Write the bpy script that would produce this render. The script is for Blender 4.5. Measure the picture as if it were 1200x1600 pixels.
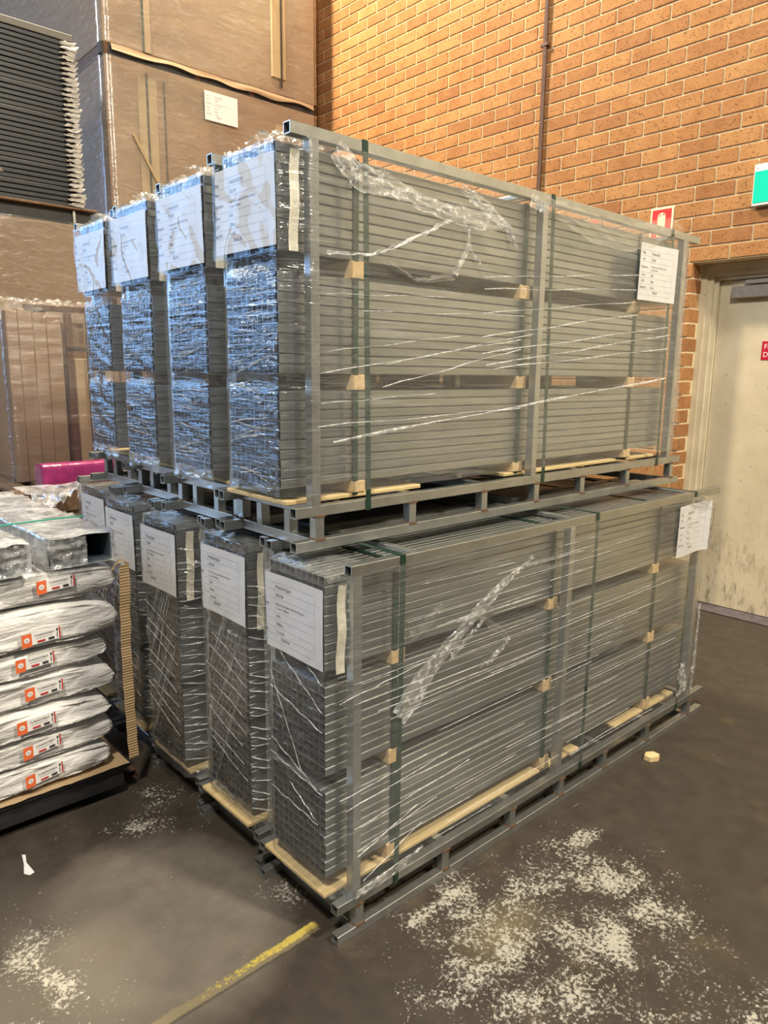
import bpy, math, random
from mathutils import Vector, Matrix, noise

for o in list(bpy.data.objects):
    bpy.data.objects.remove(o)
scene = bpy.context.scene
COL = scene.collection
rnd = random.Random(11)

# ------------------------------------------------------------------ camera
CAM = Vector((-1.05386, -1.37945, 1.50884))
YAW, PITCH, ROLL, FPX = 0.834719, -0.188670, 0.0110702, 1137.556
_f = Vector((math.cos(PITCH)*math.cos(YAW), math.cos(PITCH)*math.sin(YAW), math.sin(PITCH)))
_r = _f.cross(Vector((0, 0, 1))).normalized()
_u = _r.cross(_f)
R_ = _r*math.cos(ROLL) + _u*math.sin(ROLL)
U_ = -_r*math.sin(ROLL) + _u*math.cos(ROLL)
cd = bpy.data.cameras.new('camera')
cam = bpy.data.objects.new('camera', cd)
COL.objects.link(cam)
cd.sensor_fit = 'HORIZONTAL'
cd.sensor_width = 36.0
cd.lens = FPX/1200*36.0
cd.clip_start = 0.02
cam.matrix_world = Matrix(((R_.x, U_.x, -_f.x, CAM.x), (R_.y, U_.y, -_f.y, CAM.y),
                           (R_.z, U_.z, -_f.z, CAM.z), (0, 0, 0, 1)))
scene.camera = cam

# ------------------------------------------------------------------ world, lights, exposure
w = bpy.data.worlds.new('world')
scene.world = w
w.use_nodes = True
w.node_tree.nodes['Background'].inputs[0].default_value = (0.92, 0.92, 0.90, 1)
w.node_tree.nodes['Background'].inputs[1].default_value = 0.10


def area(name, loc, target, sx, sy, power, col):
    d = bpy.data.lights.new(name, 'AREA')
    d.shape = 'RECTANGLE'
    d.size, d.size_y, d.energy, d.color = sx, sy, power, col
    o = bpy.data.objects.new(name, d)
    COL.objects.link(o)
    o.location = loc
    o.rotation_euler = (Vector(target)-Vector(loc)).to_track_quat('-Z', 'Y').to_euler()
    return o


# high-bay lamps of the hall, roller-door daylight far to the left, plus an added light for film glints
area('high_bay_lamp', (1.25, 4.0, 6.8), (2.2, 2.0, 0), 0.45, 0.45, 560, (1.0, 0.83, 0.58))
area('high_bay_lamp', (-2.6, -2.4, 6.4), (0.5, 0.3, 0.4), 0.5, 0.5, 450, (1.0, 0.91, 0.77))
area('high_bay_lamp', (1.6, -4.4, 6.4), (1.8, -1.2, 0), 0.5, 0.5, 470, (1.0, 0.89, 0.70))
area('roller_door_daylight', (-4.6, 10.0, 3.8), (0.0, 0.6, 1.7), 5.0, 3.0, 300, (0.30, 0.56, 1.0))
area('film_glint_light', (-5.5, 9.5, 7.0), (0.0, 0.6, 1.7), 3.0, 1.0, 360, (0.80, 0.90, 1.0))  # added source without a known window, puts white glints on wrinkled film

scene.view_settings.view_transform = 'Standard'
scene.view_settings.look = 'None'
scene.view_settings.gamma = 1
scene.view_settings.use_curve_mapping = False
scene.view_settings.exposure = 0.0

# ------------------------------------------------------------------ materials


class NT:
    def __init__(s, name):
        s.m = bpy.data.materials.new(name)
        s.m.use_nodes = True
        s.t = s.m.node_tree
        s.t.nodes.clear()
        s.out = s.n('ShaderNodeOutputMaterial')

    def n(s, typ, **kw):
        nd = s.t.nodes.new(typ)
        for k, v in kw.items():
            if k.startswith('i_'):
                key = k[2:]
                key = int(key) if key.isdigit() else key.replace('_', ' ')
                nd.inputs[key].default_value = v
            else:
                setattr(nd, k, v)
        return nd

    def l(s, a, b):
        s.t.links.new(a, b)

    def coords(s, scale=(1, 1, 1), rot=(0, 0, 0), loc=(0, 0, 0), kind='Object'):
        tc = s.n('ShaderNodeTexCoord')
        mp = s.n('ShaderNodeMapping')
        mp.inputs['Scale'].default_value = scale
        mp.inputs['Rotation'].default_value = rot
        mp.inputs['Location'].default_value = loc
        s.l(tc.outputs[kind], mp.inputs[0])
        return mp.outputs[0]

    def world(s, scale=(1, 1, 1), rot=(0, 0, 0)):
        g = s.n('ShaderNodeNewGeometry')
        mp = s.n('ShaderNodeMapping')
        mp.inputs['Scale'].default_value = scale
        mp.inputs['Rotation'].default_value = rot
        s.l(g.outputs['Position'], mp.inputs[0])
        return mp.outputs[0]

    def noise(s, vec, scale=5, detail=3, rough=.55, dist=0):
        nd = s.n('ShaderNodeTexNoise')
        nd.inputs['Scale'].default_value = scale
        nd.inputs['Detail'].default_value = detail
        nd.inputs['Roughness'].default_value = rough
        nd.inputs['Distortion'].default_value = dist
        if vec is not None:
            s.l(vec, nd.inputs['Vector'])
        return nd.outputs['Fac']

    def ramp(s, fac, stops, interp='LINEAR'):
        nd = s.n('ShaderNodeValToRGB')
        cr = nd.color_ramp
        cr.interpolation = interp
        while len(cr.elements) < len(stops):
            cr.elements.new(.5)
        for e, (p, c) in zip(cr.elements, stops):
            e.position = p
            e.color = c if len(c) == 4 else (*c, 1)
        s.l(fac, nd.inputs[0])
        return nd.outputs[0]

    def g(s, fac, a, b):
        """grey ramp a..b to 0..1"""
        nd = s.n('ShaderNodeMapRange')
        nd.inputs['From Min'].default_value = a
        nd.inputs['From Max'].default_value = b
        s.l(fac, nd.inputs['Value'])
        return nd.outputs[0]

    def math(s, op, a, b=0.0, c=None):
        nd = s.n('ShaderNodeMath', operation=op)
        for i, v in enumerate((a, b) if c is None else (a, b, c)):
            if isinstance(v, (int, float)):
                nd.inputs[i].default_value = v
            else:
                s.l(v, nd.inputs[i])
        return nd.outputs[0]

    def mix(s, fac, a, b, blend='MIX'):
        nd = s.n('ShaderNodeMix', data_type='RGBA', blend_type=blend)
        for sock, v in ((nd.inputs[0], fac), (nd.inputs[6], a), (nd.inputs[7], b)):
            if isinstance(v, (int, float)):
                sock.default_value = v
            elif isinstance(v, tuple):
                sock.default_value = (*v, 1) if len(v) == 3 else v
            else:
                s.l(v, sock)
        return nd.outputs[2]

    def bump(s, h, strength=.3, dist=.01):
        nd = s.n('ShaderNodeBump')
        nd.inputs['Strength'].default_value = strength
        nd.inputs['Distance'].default_value = dist
        s.l(h, nd.inputs['Height'])
        return nd.outputs[0]

    def principled(s, col, rough=.5, metal=0.0, normal=None, spec=None, emit=None, estr=0):
        b = s.n('ShaderNodeBsdfPrincipled')
        for key, v in (('Base Color', col), ('Roughness', rough), ('Metallic', metal)):
            if isinstance(v, (int, float)):
                b.inputs[key].default_value = v
            elif isinstance(v, tuple):
                b.inputs[key].default_value = (*v, 1) if len(v) == 3 else v
            else:
                s.l(v, b.inputs[key])
        if spec is not None:
            b.inputs['Specular IOR Level'].default_value = spec
        if normal is not None:
            s.l(normal, b.inputs['Normal'])
        if emit is not None:
            b.inputs['Emission Color'].default_value = (*emit, 1)
            b.inputs['Emission Strength'].default_value = estr
        s.l(b.outputs[0], s.out.inputs[0])
        return b


M = {}


def simple(name, col, rough=.5, metal=0.0, var=.0, scale=20, bump=0, spec=None, stretch=(1, 1, 1), emit=None, estr=0):
    t = NT(name)
    c = col
    nrm = None
    if var or bump:
        f = t.noise(t.world(stretch), scale, 4)
        if var:
            a = tuple(max(0, x*(1-var)) for x in col)
            b = tuple(min(1, x*(1+var)) for x in col)
            c = t.mix(t.g(f, .3, .7), a, b)
        if bump:
            nrm = t.bump(f, bump, .004)
    t.principled(c, rough, metal, nrm, spec, emit, estr)
    M[name] = t.m
    return t.m


def make_galv(name, col, rough, sx=(2, 60, 60)):
    t = NT(name)
    oi = t.n('ShaderNodeObjectInfo')
    f = t.noise(t.world(sx), 1.0, 4, .6)
    f2 = t.noise(t.world((9, 9, 9)), 1.0, 3)
    k = t.math('ADD', t.math('MULTIPLY', f, .5), t.math('MULTIPLY', f2, .3))
    k = t.math('ADD', k, t.math('MULTIPLY', oi.outputs['Random'], .22))
    c = t.ramp(k, [(.25, tuple(x*.72 for x in col)), (.75, tuple(min(1, x*1.22) for x in col))])
    t.principled(c, t.math('ADD', t.math('MULTIPLY', f, .18), rough-.09), .88, t.bump(f, .08, .002))
    M[name] = t.m


make_galv('galvanised_tube', (.36, .39, .405), .31)
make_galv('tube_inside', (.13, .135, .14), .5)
make_galv('galvanised_frame', (.42, .44, .44), .36, (22, 22, 22))
simple('weld', (.16, .09, .05), .8, .2, .5, 200, .6)
simple('strap_green', (.007, .034, .024), .38, 0, .15, 60, .1)


def make_wood(name, a, b, stretch, rough=.7):
    t = NT(name)
    v = t.world(stretch)
    f = t.noise(v, 1.0, 5, .6, .8)
    f2 = t.noise(t.world((7, 7, 7)), 1, 2)
    k = t.math('ADD', t.math('MULTIPLY', f, .7), t.math('MULTIPLY', f2, .3))
    t.principled(t.ramp(k, [(.3, a), (.68, b)]), rough, 0, t.bump(f, .25, .003))
    M[name] = t.m


make_wood('plywood', (.52, .37, .16), (.78, .62, .34), (4, 60, 120))
make_wood('timber_block', (.48, .32, .15), (.74, .54, .29), (60, 6, 60))
make_wood('pallet_wood', (.10, .055, .03), (.26, .16, .09), (60, 8, 40))
make_wood('cardboard', (.235, .150, .088), (.315, .210, .128), (3, 3, 14), .75)
make_wood('cardboard_light', (.36, .25, .14), (.47, .34, .205), (5, 5, 5), .75)
make_wood('crate_board', (.30, .215, .115), (.42, .32, .19), (12, 12, 2), .75)
simple('cardboard_edge', (.50, .36, .20), .85, 0, .25, 1.0, .5, None, (4, 4, 150))
simple('paper', (.72, .72, .74), .55, 0, .05, 24, .15)
simple('ink', (.03, .03, .04), .6)
simple('rule_line', (.35, .35, .40), .6)
simple('adhesive_strip', (.68, .64, .52), .35, 0, .14, 60, .3)
simple('black_panel', (.020, .024, .032), .42, 0, .3, 3, 0, None, (1, 1, 20))
simple('black_plastic', (.018, .018, .020), .45, 0, .3, 20, .2)
simple('panel_edge', (.16, .15, .13), .5)
simple('frill', (.50, .47, .42), .45, 0, .25, 40, .4)
simple('orange_print', (.80, .16, .05), .5)
simple('red_print', (.50, .03, .03), .5)
simple('white_print', (.85, .84, .82), .5)
simple('fire_red', (.78, .035, .03), .35)
simple('door_sign_red', (.50, .012, .04), .35)
simple('cream_print', (.86, .80, .56), .4)
simple('exit_green', (.0, .70, .36), .35, 0, 0, 1, 0, None, (1, 1, 1), (0, .85, .42), .35)
simple('yellow_paint', (.72, .50, .02), .4, 0, .1, 20)
simple('sign_white', (.88, .86, .82), .4)
simple('pipe_brown', (.11, .050, .030), .45, 0, .2, 30)
simple('brown_steel', (.10, .045, .025), .55, .2, .4, 30, .2)
simple('closer_silver', (.42, .38, .33), .4, .6, .1, 30)
simple('pink_wrap', (.42, .045, .20), .25, 0, .2, 25, .5)
simple('green_cord', (.10, .55, .40), .5)
simple('stone', (.40, .37, .32), .8, 0, .3, 60, .4)
simple('grey_tube', (.12, .15, .19), .35, .3, .2, 10)
simple('threshold', (.10, .085, .10), .6, 0, .3, 20)


def make_poly():
    t = NT('white_poly')
    f = t.noise(t.coords((5, 5, 26)), 1.0, 5, .6, 1.2)
    f2 = t.noise(t.coords((30, 30, 90)), 1.0, 4)
    h = t.math('ADD', f, t.math('MULTIPLY', f2, .25))
    c = t.ramp(f, [(.3, (.62, .61, .59)), (.6, (.80, .79, .77))])
    b = t.principled(c, .33, 0, t.bump(h, .85, .016))
    M['white_poly'] = t.m


make_poly()


def make_brick(name, island):
    t = NT(name)
    if island:
        ge = t.n('ShaderNodeNewGeometry')
        r = ge.outputs['Random Per Island']
    else:
        oi = t.n('ShaderNodeObjectInfo')
        r = oi.outputs['Random']
    base = t.ramp(r, [(0, (.42, .195, .075)), (.3, (.49, .240, .090)), (.7, (.53, .270, .100)), (1, (.57, .305, .120))])
    v = t.world((1, 1, 1))
    big = t.noise(v, 9, 4, .6)
    c = t.mix(t.g(big, .35, .75), base, t.mix(1.0, base, (.80, .70, .62), 'MULTIPLY'))
    speck = t.noise(v, 80, 4, .65)
    c = t.mix(t.g(speck, .57, .66), c, (.16, .060, .025))
    pale = t.noise(v, 60, 3, .6)
    c = t.mix(t.math('MULTIPLY', t.g(pale, .66, .74), .5), c, (.72, .46, .22))
    fine = t.noise(v, 160, 4, .7)
    h = t.math('ADD', t.math('MULTIPLY', speck, -.6), fine)
    t.principled(c, .85, 0, t.bump(h, .85, .008))
    M[name] = t.m


make_brick('brick', False)
make_brick('brick_far', True)


def make_mortar():
    t = NT('mortar')
    f = t.noise(t.world(), 40, 4)
    t.principled(t.ramp(f, [(.3, (.62, .49, .29)), (.7, (.80, .68, .45))]), .9, 0, t.bump(f, .4, .005))
    M['mortar'] = t.m


make_mortar()


def make_door():
    t = NT('door_paint')
    v = t.world()
    f = t.noise(v, 4, 5, .6)
    c = t.ramp(f, [(.3, (.56, .49, .35)), (.7, (.70, .63, .47))])
    scr = t.noise(t.world((38, 38, 60), (.4, 0, 0)), 1.0, 5, .68)
    c = t.mix(t.math('MULTIPLY', t.g(scr, .63, .71), .8), c, (.19, .16, .11))
    # worn lower part: scuffs where trolleys hit the door
    sp = t.n('ShaderNodeSeparateXYZ')
    t.l(v, sp.inputs[0])
    low = t.math('SUBTRACT', 1.0, t.g(sp.outputs[2], .1, .9))
    sc2 = t.noise(t.world((30, 30, 9), (-.3, 0, 0)), 1.0, 5, .7)
    c = t.mix(t.math('MULTIPLY', t.math('MULTIPLY', t.g(sc2, .52, .66), low), .8), c, (.22, .19, .14))
    t.principled(c, .55, 0, t.bump(f, .15, .004))
    M['door_paint'] = t.m
    t = NT('frame_paint')
    f = t.noise(t.world(), 6, 4)
    c = t.ramp(f, [(.3, (.58, .51, .36)), (.7, (.70, .63, .47))])
    ch = t.noise(t.world(), 34, 3, .6)
    c = t.mix(t.g(ch, .71, .74), c, (.10, .08, .06))
    t.principled(c, .5)
    M['frame_paint'] = t.m


make_door()


def make_floor():
    t = NT('floor_concrete')
    v = t.world()
    sp = t.n('ShaderNodeSeparateXYZ')
    t.l(v, sp.inputs[0])
    X, Y = sp.outputs[0], sp.outputs[1]
    big = t.noise(v, 2.2, 5, .6)
    mid = t.noise(v, 11, 5, .62)
    # dark sealed concrete; a paler lane on the near left
    c = t.ramp(mid, [(.3, (.034, .027, .0205)), (.7, (.054, .044, .034))])

    def blob(cx, cy, rx, ry, inner, outer, rag=.35):
        dx = t.math('DIVIDE', t.math('SUBTRACT', X, cx), rx)
        dy = t.math('DIVIDE', t.math('SUBTRACT', Y, cy), ry)
        d = t.math('SQRT', t.math('ADD', t.math('MULTIPLY', dx, dx), t.math('MULTIPLY', dy, dy)))
        d = t.math('ADD', d, t.math('MULTIPLY', t.math('SUBTRACT', big, .5), rag*2))
        return t.math('SUBTRACT', 1.0, t.g(d, inner, outer))

    lane = blob(-.30, .36, .36, .44, .72, 1.0, .16)
    pale = t.ramp(mid, [(.3, (.130, .114, .094)), (.7, (.180, .158, .131))])
    c = t.mix(lane, c, pale)
    pale2 = blob(-.75, .3, .45, .6, .5, 1.0)
    c = t.mix(t.math('MULTIPLY', pale2, .7), c, (.105, .091, .074))
    tan = blob(.38, -.30, .20, .11, .2, 1.0)
    c = t.mix(t.math('MULTIPLY', tan, .45), c, (.26, .205, .12))
    rust = t.g(t.noise(v, 5, 4, .6), .58, .75)
    c = t.mix(t.math('MULTIPLY', rust, .35), c, (.14, .095, .050))
    # worn white paint flakes
    fl = t.noise(v, 85, 8, .78, .2)
    fl2 = t.noise(v, 7, 5, .66, .4)
    zone = t.math('MULTIPLY', blob(.45, -.42, .62, .46, .55, 1.2, .25), .80)
    for b in ((.82, -.40, .20, .16), (.66, -.52, .22, .16), (.90, -.22, .12, .07), (.20, -.50, .22, .14), (.62, -.92, .22, .14), (.30, -.12, .30, .05)):
        zone = t.math('MAXIMUM', zone, blob(*b, .3, 1.15, .5))
    for b in ((-.60, .34, .20, .40), (-.03, .84, .16, .24), (-.16, .80, .22, .12), (.03, .22, .12, .14)):
        zone = t.math('MAXIMUM', zone, t.math('MULTIPLY', blob(*b, .1, 1.3, .6), .85))
    k = t.math('ADD', t.math('MULTIPLY', zone, .15), t.math('ADD', t.math('MULTIPLY', fl, .62), t.math('MULTIPLY', fl2, .38)))
    mask = t.math('MULTIPLY', t.g(k, .635, .665), t.g(zone, .05, .3))
    left = blob(-.30, .60, .60, .75, .5, 1.1, .3)
    sparse = t.g(t.math('ADD', t.math('ADD', fl, t.math('MULTIPLY', left, .035)), t.math('MULTIPLY', fl2, .10)), .722, .742)
    c = t.mix(t.math('MULTIPLY', t.math('MAXIMUM', mask, sparse), .85), c, (.50, .48, .42))
    # thin scratches
    sc = t.noise(t.world((3, 60, 1), (0, 0, .5)), 1.0, 3, .6)
    sc2 = t.noise(v, 3, 3)
    c = t.mix(t.math('MULTIPLY', t.math('MULTIPLY', t.g(sc, .70, .74), t.g(sc2, .5, .6)), .5), c, (.45, .42, .36))
    # yellow line remnant and the joint beside it
    rag = t.math('ADD', t.math('MULTIPLY', t.math('SUBTRACT', fl, .5), .030), t.math('MULTIPLY', t.math('SUBTRACT', fl2, .5), .03))
    Yr = t.math('ADD', Y, rag)
    dl = t.math('ABSOLUTE', t.math('SUBTRACT', Yr, .045))
    near0 = t.g(t.math('MULTIPLY', X, -1.0), -.012, .0)
    strip_ = t.math('MULTIPLY', t.math('SUBTRACT', 1.0, t.g(dl, .012, .016)), near0)
    c = t.mix(t.math('MULTIPLY', strip_, .75), c, (.225, .185, .105))
    dy2 = t.math('ABSOLUTE', t.math('SUBTRACT', Yr, .056))
    yel = t.math('MULTIPLY', t.math('SUBTRACT', 1.0, t.g(dy2, .009, .012)), near0)
    wear = t.g(t.math('ADD', fl, t.math('MULTIPLY', X, .75)), .30, .38)
    c = t.mix(t.math('MULTIPLY', yel, wear), c, (.50, .40, .085))
    dj = t.math('ABSOLUTE', t.math('SUBTRACT', Y, .026))
    c = t.mix(t.math('MULTIPLY', t.math('SUBTRACT', 1.0, t.g(dj, .002, .006)), .6), c, (.045, .04, .03))
    rough = t.math('ADD', .42, t.math('MULTIPLY', mid, .35))
    h = t.math('ADD', t.math('MULTIPLY', mask, .4), t.math('MULTIPLY', fl, .4))
    t.principled(c, rough, 0, t.bump(h, .25, .004))
    M['floor_concrete'] = t.m


make_floor()


def make_film(name, gloss, haze, rough, scale, rot, bump, streak=(.52, .75), col=(.9, .92, .94), dist=.006, cross=-.7):
    """clear stretch film: mostly see-through, mirror-like wrinkles, milky folds"""
    t = NT(name)
    v = t.coords(scale, rot)
    f = t.noise(v, 1.0, 4, .6, .4)
    v2 = t.coords(tuple(x*2.6 for x in scale), (rot[0]*cross, rot[1]+.1, rot[2]))
    f2 = t.noise(v2, 1.0, 3, .6, .2)
    ridge = t.math('SUBTRACT', 1.0, t.math('MULTIPLY', t.math('ABSOLUTE', t.math('SUBTRACT', f2, .5)), 6.0))
    h = t.math('ADD', f, t.math('MULTIPLY', f2, .35))
    nb = t.bump(h, bump, dist)
    tr = t.n('ShaderNodeBsdfTransparent')
    tr.inputs[0].default_value = (.965, .97, .97, 1)
    gl = t.n('ShaderNodeBsdfGlossy')
    gl.inputs['Roughness'].default_value = rough
    gl.inputs['Color'].default_value = (1, 1, 1, 1)
    t.l(nb, gl.inputs['Normal'])
    df = t.n('ShaderNodeBsdfDiffuse')
    df.inputs[0].default_value = (*col, 1)
    t.l(nb, df.inputs['Normal'])
    fr = t.n('ShaderNodeLayerWeight')
    fr.inputs[0].default_value = .5
    fc = t.math('ADD', .035, t.math('MULTIPLY', t.math('POWER', fr.outputs['Facing'], 4.0), .35))
    m1 = t.n('ShaderNodeMixShader')
    t.l(t.math('MINIMUM', t.math('MULTIPLY', fc, gloss), .85), m1.inputs[0])
    t.l(tr.outputs[0], m1.inputs[1])
    t.l(gl.outputs[0], m1.inputs[2])
    m2 = t.n('ShaderNodeMixShader')
    s = t.g(f, *streak)
    rg = t.math('MULTIPLY', t.math('MAXIMUM', ridge, 0.0), .35)
    hz = t.math('ADD', haze*.25, t.math('MULTIPLY', t.math('ADD', s, rg), haze))
    t.l(t.math('MINIMUM', hz, .9), m2.inputs[0])
    t.l(m1.outputs[0], m2.inputs[1])
    t.l(df.outputs[0], m2.inputs[2])
    t.l(m2.outputs[0], t.out.inputs[0])
    M[name] = t.m


make_film('film', 1.7, .10, .12, (5, 14, 95), (.10, -.06, 0), .45)
make_film('film_diagonal', 2.0, .07, .06, (4, 5, 55), (.42, 0, 0), 1.0, (.52, .72), (.9, .92, .94), .006, .6)
make_film('film_scaly', 3.0, .06, .09, (12, 11, 58), (.75, .2, 0), .9)
make_film('film_crumple', 2.6, .30, .12, (50, 50, 50), (.4, .3, .2), .7, (.52, .62))
make_film('film_sheer', 2.0, .10, .14, (12, 12, 40), (.2, .2, 0), .5, (.5, .72))
make_film('pouch', .75, .004, .05, (6, 6, 6), (.4, 0, 0), .05, (.6, .8), (.9, .92, .94), .02)
make_film('film_milky', 2.4, .38, .16, (10, 10, 22), (.2, .2, .3), .7, (.42, .68))
make_film('film_fold', 1.8, .38, .2, (40, 40, 40), (.4, .3, .2), .5, (.4, .6))

# ------------------------------------------------------------------ mesh helpers


def link(name, me, mat=None, parent=None, loc=(0, 0, 0), smooth=False):
    o = bpy.data.objects.new(name, me)
    COL.objects.link(o)
    if mat and not me.materials:
        me.materials.append(M[mat])
    o.location = loc
    if parent:
        o.parent = parent
    if smooth:
        for p in me.polygons:
            p.use_smooth = True
    return o


def mesh(verts, faces, name='m'):
    me = bpy.data.meshes.new(name)
    me.from_pydata([tuple(v) for v in verts], [], faces)
    me.update()
    return me


class MB:
    def __init__(s):
        s.v, s.f = [], []

    def box(s, x0, x1, y0, y1, z0, z1):
        b = len(s.v)
        s.v += [(x, y, z) for z in (z0, z1) for y in (y0, y1) for x in (x0, x1)]
        s.f += [tuple(b+i for i in q) for q in ((0, 2, 3, 1), (4, 5, 7, 6), (0, 1, 5, 4), (2, 6, 7, 3), (0, 4, 6, 2), (1, 3, 7, 5))]
        return s

    def cbox(s, x0, x1, y0, y1, z0, z1, c):
        """box with its twelve edges chamfered"""
        b = len(s.v)
        X, Y, Z = (x0, x1), (y0, y1), (z0, z1)
        idx = {}
        for i in (0, 1):
            for j in (0, 1):
                for k in (0, 1):
                    for ax in range(3):
                        p = [X[i], Y[j], Z[k]]
                        for a2, (d, n) in enumerate(((1-2*i, 0), (1-2*j, 1), (1-2*k, 2))):
                            if a2 != ax:
                                p[n] += d*c
                        idx[i, j, k, ax] = len(s.v)
                        s.v.append(tuple(p))
        f = []
        for ax in range(3):
            o1, o2 = [a for a in range(3) if a != ax]
            for e in (0, 1):
                q = []
                for a, c2 in ((0, 0), (1, 0), (1, 1), (0, 1)):
                    t = [0, 0, 0]
                    t[ax] = e
                    t[o1] = a
                    t[o2] = c2
                    q.append(idx[(*t, ax)])
                f.append(tuple(q))
        for ax in range(3):
            o1, o2 = [a for a in range(3) if a != ax]
            for a in (0, 1):
                for c2 in (0, 1):
                    t0 = [0, 0, 0]
                    t0[o1], t0[o2] = a, c2
                    t1 = list(t0)
                    t1[ax] = 1
                    f.append((idx[(*t0, o1)], idx[(*t1, o1)], idx[(*t1, o2)], idx[(*t0, o2)]))
        for i in (0, 1):
            for j in (0, 1):
                for k in (0, 1):
                    f.append(tuple(idx[i, j, k, ax] for ax in range(3)))
        s.f += f
        return s

    def quad(s, a, b, c, d):
        n = len(s.v)
        s.v += [a, b, c, d]
        s.f.append((n, n+1, n+2, n+3))
        return s

    def me(s, name='m', fix=False):
        m = mesh(s.v, s.f, name)
        if fix:
            import bmesh
            bm = bmesh.new()
            bm.from_mesh(m)
            bmesh.ops.recalc_face_normals(bm, faces=bm.faces)
            bm.to_mesh(m)
            bm.free()
        return m


CACHE = {}


def rhs(L, w, h, wall, ch=.0012, axis='x'):
    """hollow square section, open at both ends, with softened corners"""
    key = (round(L, 4), w, h, wall, ch, axis)
    if key in CACHE:
        return CACHE[key]
    prof = [(ch, 0), (w-ch, 0), (w, ch), (w, h-ch), (w-ch, h), (ch, h), (0, h-ch), (0, ch)]
    inn = [(wall, wall), (w-wall, wall), (w-wall, h-wall), (wall, h-wall)]
    v, f = [], []

    def pt(x, a, b):
        return (x, a, b) if axis == 'x' else ((b, x, a) if axis == 'y' else (a, b, x))
    for x in (0, L):
        v += [pt(x, a, b) for a, b in prof]
        v += [pt(x, a, b) for a, b in inn]
    for i in range(8):
        j = (i+1) % 8
        f.append((i, i+12, j+12, j))
    for i in range(4):
        j = (i+1) % 4
        f.append((8+i, 8+j, 20+j, 20+i))
    for o, fl in ((0, 0), (12, 1)):
        for i in range(4):
            a, b = o+2*i, o+2*i+1
            c, d = o+8+i, o+8+(i+1) % 4
            e = o+(2*i+2) % 8
            q1 = (a, b, d, c)
            q2 = (b, e, d)
            f.append(q1 if fl else q1[::-1])
            f.append(q2 if fl else q2[::-1])
    me = mesh(v, f, 'section')
    import bmesh
    bm = bmesh.new()
    bm.from_mesh(me)
    bmesh.ops.recalc_face_normals(bm, faces=bm.faces)
    bm.to_mesh(me)
    bm.free()
    CACHE[key] = me
    return me


def boxmesh(dx, dy, dz, c=.0):
    key = ('b', round(dx, 4), round(dy, 4), round(dz, 4), c)
    if key not in CACHE:
        b = MB()
        if c:
            b.cbox(0, dx, 0, dy, 0, dz, c)
            CACHE[key] = b.me(fix=True)
        else:
            CACHE[key] = b.box(0, dx, 0, dy, 0, dz).me()
    return CACHE[key]


def tag(o, label=None, cat=None, group=None, kind=None):
    if label:
        o['label'] = label
    if cat:
        o['category'] = cat
    if group:
        o['group'] = group
    if kind:
        o['kind'] = kind
    return o


def empty(name, loc=(0, 0, 0), rz=0):
    o = bpy.data.objects.new(name, None)
    COL.objects.link(o)
    o.location = loc
    o.rotation_euler = (0, 0, rz)
    o.empty_display_size = .05
    return o


def nz(x, y, z=0.0):
    return noise.noise(Vector((x, y, z)))


def ridge(x, y, z=0.0):
    return max(0.0, 1-abs(nz(x, y, z))*3.0)


def gridmesh(nu, nv, fn, name='grid', closed=False):
    v = [fn(i/(nu-1 if not closed else nu), j/(nv-1)) for j in range(nv) for i in range(nu)]
    f = []
    for j in range(nv-1):
        for i in range(nu if closed else nu-1):
            i2 = (i+1) % nu
            f.append((j*nu+i, j*nu+i2, (j+1)*nu+i2, (j+1)*nu+i))
    return mesh(v, f, name)


_tx = {}


def text_verts(body, size):
    """flat triangles of a string in Blender's own font"""
    key = (body, size)
    if key in _tx:
        return _tx[key]
    c = bpy.data.curves.new('t', 'FONT')
    c.body = body
    c.size = size
    c.resolution_u = 2
    o = bpy.data.objects.new('t', c)
    COL.objects.link(o)
    dg = bpy.context.evaluated_depsgraph_get()
    me = bpy.data.meshes.new_from_object(o.evaluated_get(dg))
    v = [tuple(p.co) for p in me.vertices]
    f = [tuple(p.vertices) for p in me.polygons]
    bpy.data.objects.remove(o)
    bpy.data.curves.remove(c)
    bpy.data.meshes.remove(me)
    _tx[key] = (v, f)
    return v, f


def print_mesh(items, rules, fn):
    """items: (text, x, y, size, squeeze); rules: (x0, x1, y0, y1); fn maps sheet x,y (metres) to space"""
    V, F = [], []
    for body, x, y, size, sq in items:
        v, f = text_verts(body, size)
        b = len(V)
        V += [fn(x+p[0]*sq, y+p[1]) for p in v]
        F += [tuple(b+i for i in q) for q in f]
    for x0, x1, y0, y1 in rules:
        n = 8 if x1-x0 > .05 else 1
        for k in range(n):
            a, c = x0+(x1-x0)*k/n, x0+(x1-x0)*(k+1)/n
            b = len(V)
            V += [fn(a, y0), fn(c, y0), fn(c, y1), fn(a, y1)]
            F.append((b, b+1, b+2, b+3))
    return mesh(V, F, 'print')


# ------------------------------------------------------------------ the setting
XW = 3.52
fl = link('floor', MB().box(-9, 3.9, -7, 11, -.12, 0).me(), 'floor_concrete')
tag(fl, kind='structure')
DY, DZ, DD = .848, 2.200, .15     # door opening: left edge, top, depth of reveal
wb = MB()
wb.box(XW+.006, XW+.30, DY, 7.5, 0, 6.0)
wb.box(XW+.006, XW+.30, -.203, DY, DZ, 6.0)
wb.box(XW+.006, XW+.30, -4.0, -.203, 0, 6.0)
wall = tag(link('wall_back', wb.me(), 'mortar'), kind='structure')
BP, BC = .2465, .0902
BL, BH = BP-.0105, BC-.0105


def proj(P):
    d = Vector(P)-CAM
    z = d.dot(_f)
    return 600+FPX*d.dot(R_)/z, 800-FPX*d.dot(U_)/z, z


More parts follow.
